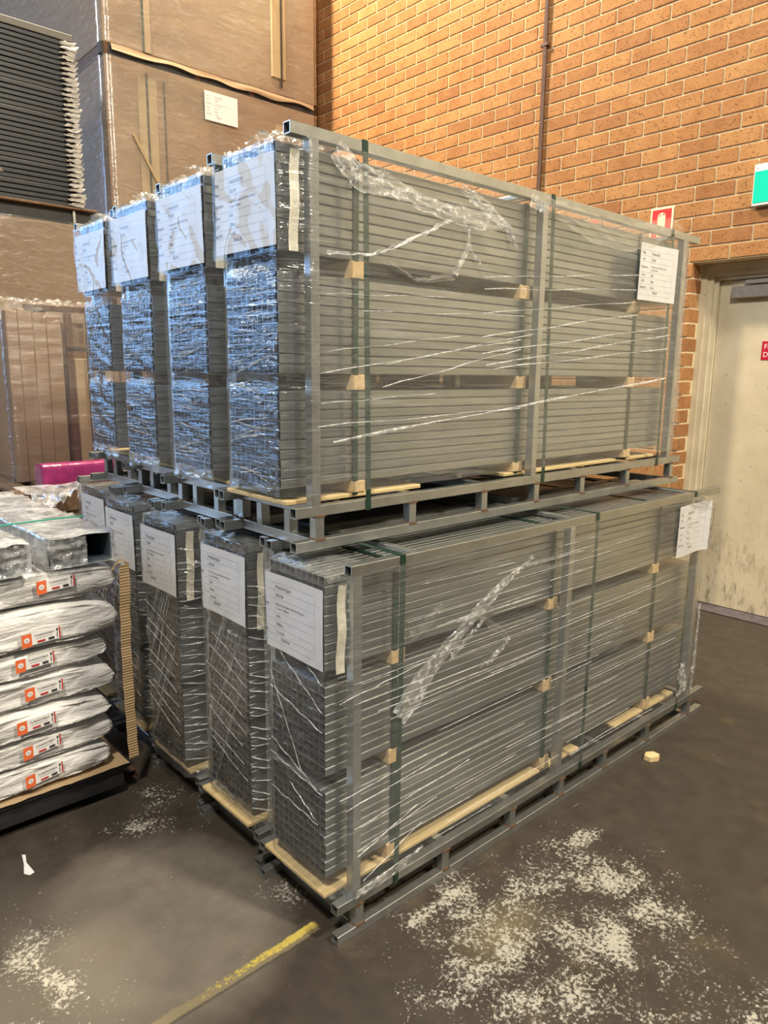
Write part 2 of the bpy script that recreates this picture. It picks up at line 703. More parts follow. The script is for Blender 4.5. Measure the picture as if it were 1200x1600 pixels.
bricks = []
for k in range(-25, 36):
    z = DZ+k*BC+.005
    if z < 0:
        continue
    y = -.35+(.5*BP if k % 2 else 0)+.018*nz(k*3.3, 1)
    while y < 5.6:
        y0, y1 = y, y+BL
        y += BP
        if z < DZ-.01:
            if y1 <= DY:
                continue
            y0 = max(y0, DY)
            if y1-y0 < .05:
                continue
        px, py, dep = proj((XW, (y0+y1)/2, z+BH/2))
        if -60 < px < 1290 and -70 < py < 1600:
            top = 188+(px-450)*.288
            hid = (px < 1040 and py > top+40) or px < 470
            bricks.append((hid, dep, y0, y1, z))
bricks.sort(key=lambda b: (b[0], b[1]))
BR = {}
far = MB()
nb = 0
for hid, dep, y0, y1, z in bricks:
    dy = round(y1-y0, 3)
    px = XW-.0015*rnd.random()
    if not hid and nb < 300:
        if dy not in BR:
            BR[dy] = MB().cbox(0, .05, 0, dy, 0, BH, .003).me(fix=True)
        link('brick', BR[dy], 'brick', wall, (px, y0, z))
        nb += 1
    else:
        far.cbox(px, px+.05, y0, y1, z, z+BH, .003)
tag(link('brick_courses', far.me(fix=True), 'brick_far', wall), kind='stuff')
# returns of the bricks in the door reveal
for k in range(-24, 0):
    z = DZ+k*BC+.005
    if z < 0:
        continue
    link('reveal_brick', boxmesh(.105 if k % 2 else .145, .03, BH, .002), 'brick', wall, (XW+.004, DY-.002, z))

# door with its pressed metal frame
door = tag(empty('door_1', (XW+DD, DY, 0)), kind='structure')
lx = 0


def jamb(name, b):
    return link(name, b.me(fix=True), 'frame_paint', door)


b = MB()
b.box(-.015, .10, -.040, -.000, 0, DZ-.040)
b.box(-.002, .10, -.075, -.040, 0, DZ-.075)
b.box(.020, .10, -.100, -.075, 0, DZ-.100)
jamb('jamb', b)
b = MB()
b.box(-.015, .10, -1.01, -.000, DZ-.040, DZ-.002)
b.box(-.002, .10, -1.01, -.040, DZ-.075, DZ-.040)
b.box(.020, .10, -1.01, -.075, DZ-.100, DZ-.075)
jamb('head', b)
b = MB()
b.cbox(-.015, .10, -1.05, -1.01, 0, DZ-.002, .003)
jamb('jamb', b)
link('leaf', MB().cbox(.046, .088, -1.005, -.102, .012, DZ-.102, .003).me(fix=True), 'door_paint', door)
link('threshold', MB().cbox(-.10, .10, -1.0, -.01, 0, .010, .003).me(fix=True), 'threshold', door)
cl = link('door_closer', MB().cbox(.002, .046, -.45, -.186, 1.985, 2.057, .004).me(fix=True), 'closer_silver', door)
link('closer_arm', MB().cbox(.010, .03, -.48, -.262, 2.066, 2.092, .003).me(fix=True), 'closer_silver', cl)
sg = empty('door_sign', (0, 0, 0))
sg.location = (XW+DD+.043, .460, 1.612)
tag(sg, 'red FIRE DOOR sign with white lettering stuck on the cream door', 'sign')
link('plate', MB().cbox(0, .003, -.30, 0, 0, .112, .001).me(fix=True), 'door_sign_red', sg)
link('lettering', print_mesh([('FIRE', .012, .066, .043, 1.0), ('DOOR', .010, .018, .043, 1.0),
                              ('KEEP SHUT', .140, .045, .03, .9)][:2], [],
                             lambda x, y: (-.0006, -x, y)), 'white_print', sg)

# pipe, signs
pp = empty('conduit_pipe', (XW-.02, 2.03, 0))
tag(pp, 'thin brown conduit pipe running up the brick wall', 'pipe')
me = gridmesh(12, 12, lambda u, v: (.016*math.cos(2*math.pi*u), .016*math.sin(2*math.pi*u), .35+5.5*v), closed=True)
link('pipe', me, 'pipe_brown', pp, smooth=True)
for z in (1.2, 2.5, 3.75):
    link('clip', MB().cbox(-.018, .02, -.03, .03, z, z+.02, .002).me(fix=True), 'pipe_brown', pp)
fs = tag(empty('extinguisher_sign', (XW-.004, 1.150, 2.352)), 'red extinguisher pictogram sign with cream border on the brick wall', 'sign')
link('border', MB().cbox(0, .004, -.152, 0, 0, .205, .001).me(fix=True), 'cream_print', fs)
link('red_panel', MB().box(-.0012, 0, -.140, -.012, .012, .192).me(), 'fire_red', fs)
ico = MB()
pts = [(.0, .03), (.052, .03), (.052, .150)] + [(.026+.026*math.cos(a*math.pi/8), .150+.022*math.sin(a*math.pi/8)) for a in range(1, 8)] + [(.0, .150)]
ico.v = [(-.002, -.050-x, z) for x, z in pts]
ico.f = [tuple(range(len(pts)))]
link('pictogram', ico.me(), 'cream_print', fs)
b = MB()
b.quad((-.003, -.056, .152), (-.003, -.068, .166), (-.003, -.072, .162), (-.003, -.060, .148))
b.quad((-.003, -.086, .166), (-.003, -.097, .158), (-.003, -.094, .152), (-.003, -.083, .161))
link('pictogram_slot', b.me(), 'fire_red', fs)
f2 = tag(empty('fire_notice', (XW-.004, 1.66, 2.46)), 'small red notice on the wall half hidden behind film', 'sign')
link('notice_plate', MB().cbox(0, .003, -.12, 0, 0, .085, .001).me(fix=True), 'fire_red', f2)
link('notice_mark', MB().box(-.001, 0, -.085, -.075, .02, .06).me(), 'cream_print', f2)
ex = tag(empty('exit_sign', (XW-.035, .514, 2.472)), 'green exit light box with white housing above the door', 'sign')
link('housing', MB().cbox(0, .035, -.40, 0, 0, .225, .003).me(fix=True), 'sign_white', ex)
link('green_face', MB().cbox(-.003, .001, -.395, -.006, .016, .186, .001).me(fix=True), 'exit_green', ex)
link('screw', MB().cbox(-.003, 0, -.022, -.018, .200, .204, .0005).me(fix=True), 'ink', ex)

bo = tag(empty('added_bollard', (3.15, -.98, 0)), 'yellow post added out of view for its reflection in the lower tubes', 'added_bollard')  # unseen, added so the lower tubes reflect something yellow
link('post', gridmesh(20, 14, lambda u, v: (.07*math.cos(2*math.pi*u)*(1 if v < .93 else math.sqrt(max(0, 1-((v-.93)/.0701)**2))), .07*math.sin(2*math.pi*u)*(1 if v < .93 else math.sqrt(max(0, 1-((v-.93)/.0701)**2))), 1.0*v), closed=True), 'yellow_paint', bo, smooth=True)
link('base_plate', MB().cbox(-.11, .11, -.11, .11, 0, .012, .003).me(fix=True), 'yellow_paint', bo)

# ------------------------------------------------------------------ tube pallets
S = .028            # frame section
TW, TH = .02416, .025
TUBE_L = 1.985


def label_items(no):
    h = .0125
    it = [('PO#', .018, .170, h, .8), ('PO6326-FQ28-3', .090, .170, h, .8),
          ('Item:', .018, .148, h, .8), ('SG2108', .090, .148, h, .8),
          ('Description:', .012, .119, h, .78), ('Press Formed Spear 25x25 Pre-Gal Steel', .090, .124, .0088, .85),
          ('(1.2mm* 2108mm)', .090, .112, .0088, .85),
          ('Color:', .018, .090, h, .8), ('GAL', .090, .090, h, .8),
          ('QTY:', .018, .067, h, .8), ('300pcs', .090, .067, h, .8),
          ('Pallet NO.:', .012, .044, h, .8), (no, .090, .044, h, .8),
          ('2026/5/18', .108, .027, h, .8)]
    ys = [.186, .164, .142, .104, .083, .060, .039, .020]
    ru = [(.008, .262, y, y+.0006) for y in ys] + [(.2615, .2622, .020, .186), (.0845, .0852, .020, .186), (.008, .0086, .020, .186)]
    return it, ru


def add_label(par, sheet, frame, no, strip, wr=0.0, seed=0):
    """sheet(x,y,d): point of the paper at x (reader's left to right), y up, d metres in front"""
    it, ru = label_items(no)
    W, H = .297, .21

    def pz(u, v):
        x, y = -.014+u*(W+.028), -.014+v*(H+.04)
        k = wr*(.5+.5*nz(u*5+seed, v*4, 3)+.8*ridge(u*3+v*1.5, v*2+seed, 7)**2*(1.2-v))
        return sheet(x, y, .003+k)
    pouch = link('label_pouch', gridmesh(36, 30, pz), 'pouch', par, smooth=True)
    s = link('label_sheet', gridmesh(22, 12, lambda u, v: sheet(u*W, v*H, 0)), 'paper', pouch, smooth=True)
    link('label_print', print_mesh(it, [], lambda x, y: sheet(x, y, .0008)), 'ink', pouch)
    link('label_rules', print_mesh([], ru, lambda x, y: sheet(x, y, .0007)), 'rule_line', pouch)
    if strip:
        link('adhesive_strip', strip, 'adhesive_strip', pouch)
    return pouch


PAL = []


def tube_pallet(x0, y0, z0, FW, bat, tx, label, seed, near, film, no, ends=True, sidelabel=False, base=2.1, topstart=.045, upper=False, ztop=None, amp=1.0, labelshift=0.0):
    root = empty('tube_pallet', (x0, y0, z0))
    tag(root, label, 'pallet', 'film-wrapped pallets of steel tubes')
    r = random.Random(seed)
    # --- frame
    for yy in (0, FW-S):
        e = link('base_rail', rhs(base, S, S, .0025), 'galvanised_frame', root, (0, yy, 0))
        link('upper_rail', rhs(base, S, S, .0025), 'galvanised_frame', root, (0, yy, .091))
    ztt = .119+.012+bat+.75+GA+GB     # top of tubes
    zr = ztt+.001 if ztop is None else ztop
    stubs = [.063, .405, .73, 1.01, 1.295, 1.62, 1.985]
    for i, sx in enumerate(stubs):
        for yy in (0, FW-S):
            st = link('stub_post', rhs(.063, S, S, .0025, axis='z'), 'galvanised_frame', root, (sx, yy, .028))
            wd = CACHE.get('weld')
            if wd is None:
                m_ = MB()
                for zz in (0,):
                    for k in range(7):
                        px = .001+k*.0043
                        dz = .004*abs(nz(k*1.7, zz*30))+.003
                        m_.cbox(px, px+.004, -.003, .0015, zz-dz, zz+dz, .001)
                        m_.cbox(-.003, .0015, px, px+.004, zz-dz, zz+dz, .001)
                wd = CACHE['weld'] = m_.me(fix=True)
            link('weld_bead', wd, 'weld', st)
            link('weld_bead', wd, 'weld', st, (0, 0, .063))
        link('crossbar', rhs(FW-2*S, S, S, .0025, axis='y'), 'galvanised_frame', root, (sx, S, .091))
        if i in (0, 3, 6):
            link('crossbar', rhs(FW-2*S, S, S, .0025, axis='y'), 'galvanised_frame', root, (sx, S, 0))
    for yy in (.12, .26):
        link('stub_post', rhs(.063, S, S, .0025, axis='z'), 'galvanised_frame', root, (.063, yy, .028))
    for pxx in (.052, .985, 1.945):
        for yy in (0, FW-S):
            link('corner_post' if pxx != .985 else 'middle_post', rhs(zr-.119, S, S, .0025, axis='z'), 'galvanised_frame', root, (pxx, yy, .119))
    for yy in (0, FW-S):
        link('top_rail', rhs(2.06 if not upper else 2.09, S, S, .0025), 'galvanised_frame', root, (topstart, yy, zr))
    for pxx in ((.30, 1.06, 1.93) if not upper else (.9, 1.9)):
        link('top_crossbar', rhs(FW-2*S, .012, S, .0025, axis='y'), 'galvanised_frame', root, (pxx, S, zr+.004))
    # --- boards, battens
    pls = ((-.006, 1.05), (1.09, 1.20), (1.45, 1.94)) if not upper else ((.004 if near else .07, .50), (.90, 1.02), (1.08, 1.62), (1.70, 1.93))
    for a, c in pls:
        link('plywood_board', MB().cbox(a, c, .05, FW-.04, .119, .131, .002).me(fix=True), 'plywood', root)
    ty = .051
    zb = .131+bat
    zs = [zb, zb+.25+GA, zb+.50+GA+GB]
    for gi, (zz, hh) in enumerate(((.131, bat), (zb+.25, GA), (zb+.50+GA, GB))):
        for bx in (.225, .945, 1.665):
            bx += r.uniform(-.01, .01)
            link('timber_batten', boxmesh(.05, .2416+.006, hh-.001, .002), 'timber_block', root, (bx, ty-.004, zz+.0005))
    # --- tubes
    tm = rhs(TUBE_L, TW-.0005, TH-.0010, .0010, .0024)
    if len(tm.materials) == 0:
        tm.materials.append(M['galvanised_tube'])
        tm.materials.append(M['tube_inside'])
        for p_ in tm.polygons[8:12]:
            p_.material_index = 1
    for pk in range(3):
        for i in range(10):
            for j in range(10):
                link('tube', tm, 'galvanised_tube', root,
                     (tx+r.uniform(-.0015, .0015)-(.004 if r.random() < .04 else 0), ty+i*TW+r.uniform(-.0002, .0002), zs[pk]+j*TH+r.uniform(0, .0006)))
    # --- straps
    ye = ty+.2416

    def strap(x, y_0, y_1, z_0, z_1, wdt=.019, lean=0.0):
        m_ = MB()
        t = .0012
        for (a, bb, c, d) in ((y_0-t, y_0, z_0, z_1), (y_1, y_1+t, z_0, z_1), (y_0-t, y_1+t, z_0-t, z_0), (y_0-t, y_1+t, z_1, z_1+t)):
            m_.box(x, x+wdt, a, bb, c, d)
        v = [(p[0]+lean*(p[2]-z_0), p[1], p[2]) for p in m_.v]
        m_.v = v
        link('strap', m_.me(), 'strap_green', root)
    for sx in (.232, .955, 1.675):
        strap(sx+r.uniform(-.006, .006), ty-.0025, ye+.002, .128, ztt+.001, .018)
    outer = (.200, 1.125, 1.86) if not upper else (.235, 1.045, 1.855)
    for sx in outer:
        strap(sx, -.001, FW+.001, .090, zr+S+.0005, .018, (-.02 if upper else .01))
    # --- stretch wrap
    e0, e1 = ty-.003, ye+.003
    xe = tx-.003
    xf = tx+TUBE_L
    path = [(1.99, -.002, 70 if near else 10), (.042, -.002, 8), (xe, e0, 44 if near else 34), (xe, e1, 6), (.042, FW+.0005, 8), (1.99, FW+.0005, 4), (xf+.004, e1, 6), (xf+.004, e0, 4)]
    pts = []
    for i, (px, py, n) in enumerate(path):
        qx, qy, _ = path[(i+1) % len(path)]
        for k in range(n):
            pts.append((px+(qx-px)*k/n, py+(qy-py)*k/n, i))
    N = len(pts)
    nrm = []
    for i in range(N):
        a, c = pts[i-1], pts[(i+1) % N]
        d = Vector((c[1]-a[1], -(c[0]-a[0]), 0))
        d.normalize()
        nrm.append(-d)
    rows = 96 if near else 72
    zlo, zhi = .118 if not upper else zb-.02, ztt+.006
    V, F = [], []
    g1, g2 = zb+.25+GA/2, zb+.50+GA+GB/2
    for j in range(rows):
        z = zlo+(zhi-zlo)*j/(rows-1)
        pin = math.exp(-((z-g1)/.018)**2)+math.exp(-((z-g2)/.018)**2)
        for i, (px, py, sg_) in enumerate(pts):
            n = nrm[i]
            if sg_ == 2:
                s = py*1.0
                d = amp*(.0022*ridge(s*3+z*4+seed, z*34-s*14, seed)**2+.0012*nz(s*5, z*55-s*16, seed*2.0)+.0005)
                d += .0010*amp*ridge(s*3-z*5+seed, z*50+s*8, seed+5)
                d = max(d, 0)
                d -= .012*pin*math.sin(math.pi*min(1, max(0, (py-e0)/(e1-e0))))**.5
            elif sg_ in (1, 3, 7):
                ka = amp if not upper else .35
                d = .0035*ka*nz(px*20+py*20, z*36, seed+3)+.003*ka*ridge(px*10, z*26, seed)-.004*pin
            else:
                d = .0012*nz(px*4, z*26, seed+9.0)+.001
                d = max(d, .0)
            # film gathers in under the load
            V.append((px+n.x*d, py+n.y*d, z+.003*nz(px*8+py*9, j, seed)))
    for j in range(rows-1):
        for i in range(N):
            i2 = (i+1) % N
            F.append((j*N+i, j*N+i2, (j+1)*N+i2, (j+1)*N+i))
    fm = mesh(V, F, 'wrap')
    fo = link('stretch_wrap', fm, film[0], root, smooth=True)
    fm.materials.append(M[film[1]])
    for j in range(rows-1):
        for i in range(N):
            if pts[i][2] == 2 or (not upper and pts[i][2] in (1, 3)):
                fm.polygons[j*N+i].material_index = 1
    # crumpled film gathered over the near top edge

    def cap(u, v):
        x = tx-.006+.16*v
        y = e0-.02+(e1-e0+.03)*u
        hk = 1.0 if upper else .32
        z = ztt+.004+hk*.030*abs(nz(u*6+seed, v*5, 2))*math.sin(math.pi*min(1, v*1.1+.08))+hk*.012*ridge(u*9, v*7, seed)+(.020*math.exp(-((u-.35)/.16)**2)*(1-v) if upper else 0)
        if u > .97 or u < .03:
            z -= .02
        return (x, y, z)
    link('film_gather', gridmesh(34, 22, cap), 'film_sheer', fo, smooth=True)
    if not upper and near is False:
        pass
    if not near:
        def skirt(u, v):
            y = e0-.004+(e1-e0+.008)*u
            return (xe-.004+.010*nz(u*7+seed, v*3)+.012*v*(1-v)+.004*ridge(u*6, v*2, seed), y, zb+.006-(.062 if upper else .045)*v*(.75+.5*nz(u*4, seed)))
        link('film_gather', gridmesh(30, 10, skirt), 'film_sheer', fo, smooth=True)
    # --- label on the near end
    right = e0-.010-labelshift
    zl = ztt-.030-.21
    flat = .250+(.03 if upper else .0)

    def sheet(x, y, d):
        s = .297-x          # from the right edge towards the left
        px = xe-.011-d-.0020*math.sin(s*18+y*9+seed)
        if s <= flat:
            return (px-.012*max(0, (s-.20))*3, right+s, zl+y)
        a = min((s-flat)/.035, 1.3)
        e = s-flat
        return (px-.0018+e*math.sin(a)*.8, right+flat+e*math.cos(a)*.7, zl+y)
    sx0 = xe+.020
    sm = MB()
    n = 10
    for k in range(n):
        z_a, z_b = zl-.012+.232*k/n, zl-.012+.232*(k+1)/n
        o = [.006*(1-t/n)*1.0 for t in (k, k+1)]
        ya = e0-.024+.003*math.sin(k)
        yb = e0-.024+.003*math.sin(k+1)
        q = lambda xx, yy_, zz: (xx, yy_, zz)
        dx0, dx1 = .006*k/n, .006*(k+1)/n
        sm.quad((sx0+dx0, ya+.002, z_a), (sx0+.025+dx0, ya-.002, z_a), (sx0+.025+dx1, yb-.002, z_b), (sx0+dx1, yb+.002, z_b))
    add_label(root, sheet, root, no, sm.me(), .007 if upper else .0008, seed)
    if sidelabel:
        lx, lz = sidelabel

        def side(x, y, d):
            cur = 0.0 if upper else .016*max(0, (x-.21)/.09)**2
            return (lx+x*(.985 if upper else .84)+(-.05+.22*(.21-y) if False else 0), -.010-d-.002*math.sin(x*20+y*8)-cur, lz+y+(.010*(x-.15)))
        add_label(root, side, root, no, None, .0008, seed+40)
    rf = random.Random(seed+200)

    def endfold(y_a, z_a, y_b, z_b, wd_):
        V_, F_ = [], []
        n_ = 8
        ph = rf.uniform(0, 6)
        for k in range(n_+1):
            t_ = k/n_
            y_, z_ = y_a+(y_b-y_a)*t_, z_a+(z_b-z_a)*t_+.003*math.sin(t_*5+ph)
            ww = wd_*(.35+.65*math.sin(math.pi*t_))
            V_ += [(xe-.0035*amp-.001, y_, z_-ww/2), (xe-.0035*amp-.0025, y_, z_), (xe-.0035*amp-.001, y_, z_+ww/2)]
            if k:
                a_ = 3*(k-1)
                F_ += [(a_, a_+3, a_+4, a_+1), (a_+1, a_+4, a_+5, a_+2)]
        link('film_fold', mesh(V_, F_), 'film_fold', fo)
    zl_ = zb+.48
    if upper:
        for k in range(30):
            z_a = zb+.02+rf.random()*.52
            y_a = e1-rf.uniform(0, .06)
            y_b = e0+rf.uniform(0, .10)
            endfold(y_a, z_a, y_b, z_a+rf.uniform(-.03, .05)+(.05 if zb+.29 < z_a < zb+.5 else 0), rf.uniform(.0015, .004))
    elif not near:
        for k in range(17):
            z_a = zb+.07+k*.026
            endfold(e1-rf.uniform(0, .05), z_a-.06, e0+rf.uniform(0, .06), z_a+.30+rf.uniform(-.03, .03), rf.uniform(.0025, .0055))
            if k % 2:
                endfold(e0+rf.uniform(0, .03), z_a, e1-rf.uniform(0, .05), z_a+.06+rf.uniform(-.02, .02), rf.uniform(.0006, .0012))
        for k in range(22):
            z_a = zb+.01+k*.034+rf.uniform(-.012, .012)
            V_, F_ = [], []
            for q_ in range(7):
                t_ = q_/6
                x_, y_ = xe+.002+(.040-xe)*t_, e0-.003+(-.002-e0)*t_
                zz = z_a+(.006+.010*math.sin(k*2.3))*t_*t_+.0012*math.sin(t_*5+k*1.7)
                ww = .0013*(.25+math.sin(math.pi*t_))*(.6+.5*math.sin(k*1.9))
                V_ += [(x_-.003, y_-.004, zz-ww), (x_-.006, y_-.007, zz), (x_-.003, y_-.004, zz+ww)]
                if q_:
                    a_ = 3*(q_-1)
                    F_ += [(a_, a_+3, a_+4, a_+1), (a_+1, a_+4, a_+5, a_+2)]
            link('film_fold', mesh(V_, F_), 'film_fold', fo)
    PAL.append((root, dict(xe=xe, e0=e0, e1=e1, ztt=ztt, zr=zr, zb=zb)))
    return root


GA, GB = .0455, .0411
LZ = 0.0
L1 = tube_pallet(.0, -.051, 0, .380, .046, .0,
                 'rightmost lower pallet of galvanised tubes, flat label reading 17 of 26', 1, True, ('film', 'film'), '17 of 26', sidelabel=(1.727, .79), base=2.126, amp=.7)
L2 = tube_pallet(.012, .352, 0, .380, .046, .012,
                 'second lower tube pallet from the right, label reading 18 of 26', 2, False, ('film', 'film_scaly'), '18 of 26', amp=2.0)
L3 = tube_pallet(.024, .747, 0, .380, .046, -.022,
                 'third lower tube pallet from the right, label slightly bulging, film in scaly folds', 3, False, ('film', 'film_scaly'), '20 of 26', amp=2.2)
L4 = tube_pallet(.036, 1.147, 0, .380, .046, -.002,
                 'fourth lower tube pallet from the right, behind the white bags and cardboard edge strip', 4, False, ('film', 'film_scaly'), '21 of 26', amp=2.2)
L5 = tube_pallet(.045, 1.545, 0, .380, .046, .040,
                 'leftmost lower tube pallet, only its label and top showing', 5, False, ('film', 'film_scaly'), '22 of 26', amp=2.0)
GA, GB = .0433, .0468
UZ = 1.0452
U1 = tube_pallet(.008, .128, UZ, .392, .0345, -.010,
                 'rightmost upper pallet of galvanised tubes under a long square top rail', 11, True, ('film', 'film_diagonal'), '8 of 26', sidelabel=(1.588, .752), base=2.068, topstart=-.004, upper=True, ztop=1.011, amp=1.3)
U2 = tube_pallet(.016, .532, UZ, .392, .0345, .010,
                 'second upper tube pallet from the right, shiny blue reflections on its film', 12, False, ('film', 'film_diagonal'), '9 of 26', topstart=.03, upper=True, ztop=1.011, amp=1.8)
U3 = tube_pallet(.056, .945, UZ, .392, .0345, -.006,
                 'third upper tube pallet from the right', 13, False, ('film', 'film_diagonal'), '10 of 26', topstart=.02, upper=True, ztop=1.011, amp=2.2)
U4 = tube_pallet(.090, 1.372, UZ, .392, .0345, -.010,
                 'leftmost upper tube pallet, next to the carton bundle and pink beam', 14, False, ('film', 'film_diagonal'), '11 of 26', topstart=.0, upper=True, ztop=1.011, amp=2.2)

# folds, torn film and loose ends on the two near pallets


def fold(root, pts, wdt, mat='film_fold'):
    o = root.location
    V, F = [], []
    for i, (x, y, z) in enumerate(pts):
        wv = wdt*(.6+.4*math.sin(i*1.7))
        V += [(x-o.x, y-o.y, z-o.z-wv/2), (x-o.x, y-o.y-.0015, z-o.z), (x-o.x, y-o.y, z-o.z+wv/2)]
        if i:
            a = 3*(i-1)
            F += [(a, a+3, a+4, a+1), (a+1, a+4, a+5, a+2)]
    return link('film_fold', mesh(V, F), mat, root)


ru = random.Random(77)
YU = .120
U_FOLDS = [((.08, 1.505), (.89, 1.62), .003), ((.29, 1.47), (.89, 1.59), .003), ((.07, 1.372), (.90, 1.40), .003), ((.12, 1.33), (1.86, 1.50), .007),
           ((.70, 1.795), (1.60, 1.885), .003), ((.70, 1.76), (1.58, 1.83), .003), ((.70, 1.69), (1.58, 1.785), .003),
           ((.70, 1.62), (1.60, 1.74), .004), ((.70, 1.57), (1.85, 1.705), .004), ((.72, 1.535), (1.87, 1.675), .004), ((.76, 1.525), (1.86, 1.62), .004),
           ((.10, 1.56), (.60, 1.62), .002), ((.30, 1.53), (.95, 1.64), .002), ((.08, 1.43), (.5, 1.452), .002), ((.1, 1.70), (.52, 1.725), .002),
           ((.2, 1.665), (.9, 1.695), .002)]
for (xa, za), (xb, zb_), wd_ in U_FOLDS:
    n = 9
    fold(U1, [(xa+(xb-xa)*k/n, YU-.004-.001*math.sin(k), za+(zb_-za)*k/n+.002*math.sin(k*1.3)+ru.uniform(-.001, .001)) for k in range(n+1)], wd_*1.5)
YL = -.057
for k in range(46):
    xa = ru.uniform(.02, 1.2)
    ln = ru.uniform(.15, .8)
    za = ru.uniform(.16, 1.0)
    sl = ru.uniform(-.008, .012)
    fold(L1, [(min(1.97, xa+ln*i/6), YL-.003, za+sl*i/6*ln*2+ru.uniform(-.0008, .0008)) for i in range(7)], ru.uniform(.0008, .0022))
for (xa, za), (xb, zb_), wd_ in (((.0, .432), (.32, .452), .004), ((.02, .395), (.40, .425), .003), ((.05, .33), (.5, .365), .003), ((.0, .70), (.3, .73), .003),
                                 ((.06, .26), (.36, .30), .004), ((.06, .245), (.28, .31), .003), ((.08, .165), (.30, .245), .004), ((.06, .14), (.26, .16), .004)):
    fold(L1, [(xa+(xb-xa)*k/8, YL-.003, za+(zb_-za)*k/8+ru.uniform(-.002, .002)) for k in range(9)], wd_)
# diagonal folds across the near end of the front pallet
for (ya, za), (yb, zb_), wd_ in (((.20, .775), (.0, .655), .003), ((.235, .70), (.09, .45), .003), ((.235, .655), (.0, .60), .004), ((.235, .50), (.02, .43), .003),
                                 ((.24, .455), (.0, .425), .003), ((.15, .40), (.03, .34), .002), ((.24, .35), (.02, .33), .002), ((.12, .80), (.0, .73), .003)):
    V, F = [], []
    n = 10
    for k in range(n+1):
        t = k/n
        y, z = ya+(yb-ya)*t, za+(zb_-za)*t+.003*math.sin(k*1.9)
        V += [(-.009, y+.051, z-wd_/2), (-.0105, y+.051, z), (-.009, y+.051, z+wd_/2)]
        if k:
            a = 3*(k-1)
            F += [(a, a+3, a+4, a+1), (a+1, a+4, a+5, a+2)]
    link('film_fold', mesh(V, F), 'film_fold', L1)


def torn(root, spine, y, seed, mat, nu=60, nv=12, lift=.010):
    """crumpled, torn band of film along a polyline of (x, z, half width)"""
    o = root.location

    def at(t):
        s = t*(len(spine)-1)
        i = min(int(s), len(spine)-2)
        k = s-i
        return [spine[i][q]*(1-k)+spine[i+1][q]*k for q in range(3)], (spine[i+1][0]-spine[i][0], spine[i+1][1]-spine[i][1])

    def fn(u, v):
        (x, z, hw), (dx, dz) = at(u)
        l = math.hypot(dx, dz) or 1
        nx, nz_ = -dz/l, dx/l
        w_ = (v-.5)*2*hw*(1+.35*nz(u*14, seed, v))
        d = .002+lift*ridge(v*4+seed, u*7, 1)**2*(1-abs(v-.5))+.004*abs(nz(u*30, v*8, seed))
        return (x+nx*w_+.006*nz(u*22, v*5, seed)-o.x, y-d-o.y, z+nz_*w_+.006*nz(u*20, v*6, seed+4)-o.z)
    return link('torn_film', gridmesh(nu, nv, fn), mat, root, smooth=True)


torn(U1, [(.13, 2.045, .03), (.20, 1.99, .035), (.30, 1.99, .028), (.42, 1.965, .022), (.55, 1.955, .024), (.68, 1.955, .03), (.80, 1.95, .012), (.83, 1.90, .004)], YU, 3, 'film_crumple')
torn(U1, [(.58, 2.03, .012), (.64, 2.01, .02), (.72, 1.98, .02), (.80, 1.945, .012), (.84, 1.89, .004)], YU-.004, 9, 'film_crumple', 36)
torn(U1, [(.62, 1.92, .003), (.625, 1.87, .006), (.60, 1.84, .010), (.565, 1.795, .004)], YU, 5, 'film_crumple', 26, 8)
torn(U1, [(.622, 1.872, .003), (.65, 1.85, .006), (.675, 1.84, .004), (.67, 1.82, .003)], YU, 6, 'film_crumple', 20, 8)
torn(U1, [(.10, 1.80, .003), (.25, 1.81, .004), (.38, 1.86, .005), (.55, 1.94, .006)], YU, 8, 'film_fold', 40, 6, .006)
torn(U1, [(.30, 1.80, .003), (.42, 1.76, .005), (.56, 1.785, .012), (.60, 1.83, .008)], YU, 12, 'film_sheer', 40, 8, .008)
torn(U1, [(.98, 2.055, .012), (1.10, 2.03, .035), (1.30, 2.00, .05), (1.50, 2.005, .05), (1.68, 2.045, .045), (1.80, 2.085, .03), (1.90, 2.09, .012)], YU-.004, 21, 'film_sheer', 70, 14, .012)
torn(U1, [(.90, 2.045, .022), (1.00, 2.03, .016)], YU-.003, 22, 'film_crumple', 16, 8, .01)
torn(U1, [(1.95, 2.04, .01), (1.945, 1.95, .014), (1.955, 1.85, .016), (1.96, 1.7, .014), (1.965, 1.5, .02), (1.975, 1.3, .02)], YU-.002, 31, 'film_sheer', 50, 8, .01)
torn(L1, [(.20, .60, .035), (.27, .66, .04), (.35, .73, .028), (.45, .79, .022), (.55, .85, .020), (.64, .90, .012), (.72, .93, .007), (.765, .955, .006)], YL, 2, 'film_crumple', 70, 12)
torn(L1, [(.52, .82, .010), (.58, .77, .012), (.64, .735, .012), (.66, .70, .014), (.60, .675, .012), (.53, .655, .006)], YL, 4, 'film_sheer', 44, 10)
torn(L1, [(.665, .715, .008), (.63, .69, .010), (.56, .655, .006)], YL-.003, 14, 'film_crumple', 24, 8)
torn(L1, [(.40, .72, .008), (.48, .77, .010), (.54, .80, .006)], YL-.003, 15, 'film_crumple', 24, 8)
torn(L1, [(.24, .82, .02), (.32, .85, .02), (.36, .88, .008)], YL, 16, 'film_sheer', 24, 8)
torn(L1, [(1.88, .31, .012), (1.86, .26, .03), (1.90, .20, .028), (1.84, .16, .012)], YL-.002, 17, 'film_crumple', 30, 10)
torn(L1, [(1.985, .55, .006), (1.98, .40, .010), (1.975, .25, .014), (1.97, .15, .010)], YL-.002, 18, 'film_crumple', 30, 8)
torn(L1, [(1.80, 1.02, .010), (1.88, 1.015, .018), (1.95, 1.0, .026), (2.0, .97, .03), (1.99, .88, .02), (1.985, .80, .012)], YL-.012, 19, 'film_sheer', 40, 12, .012)
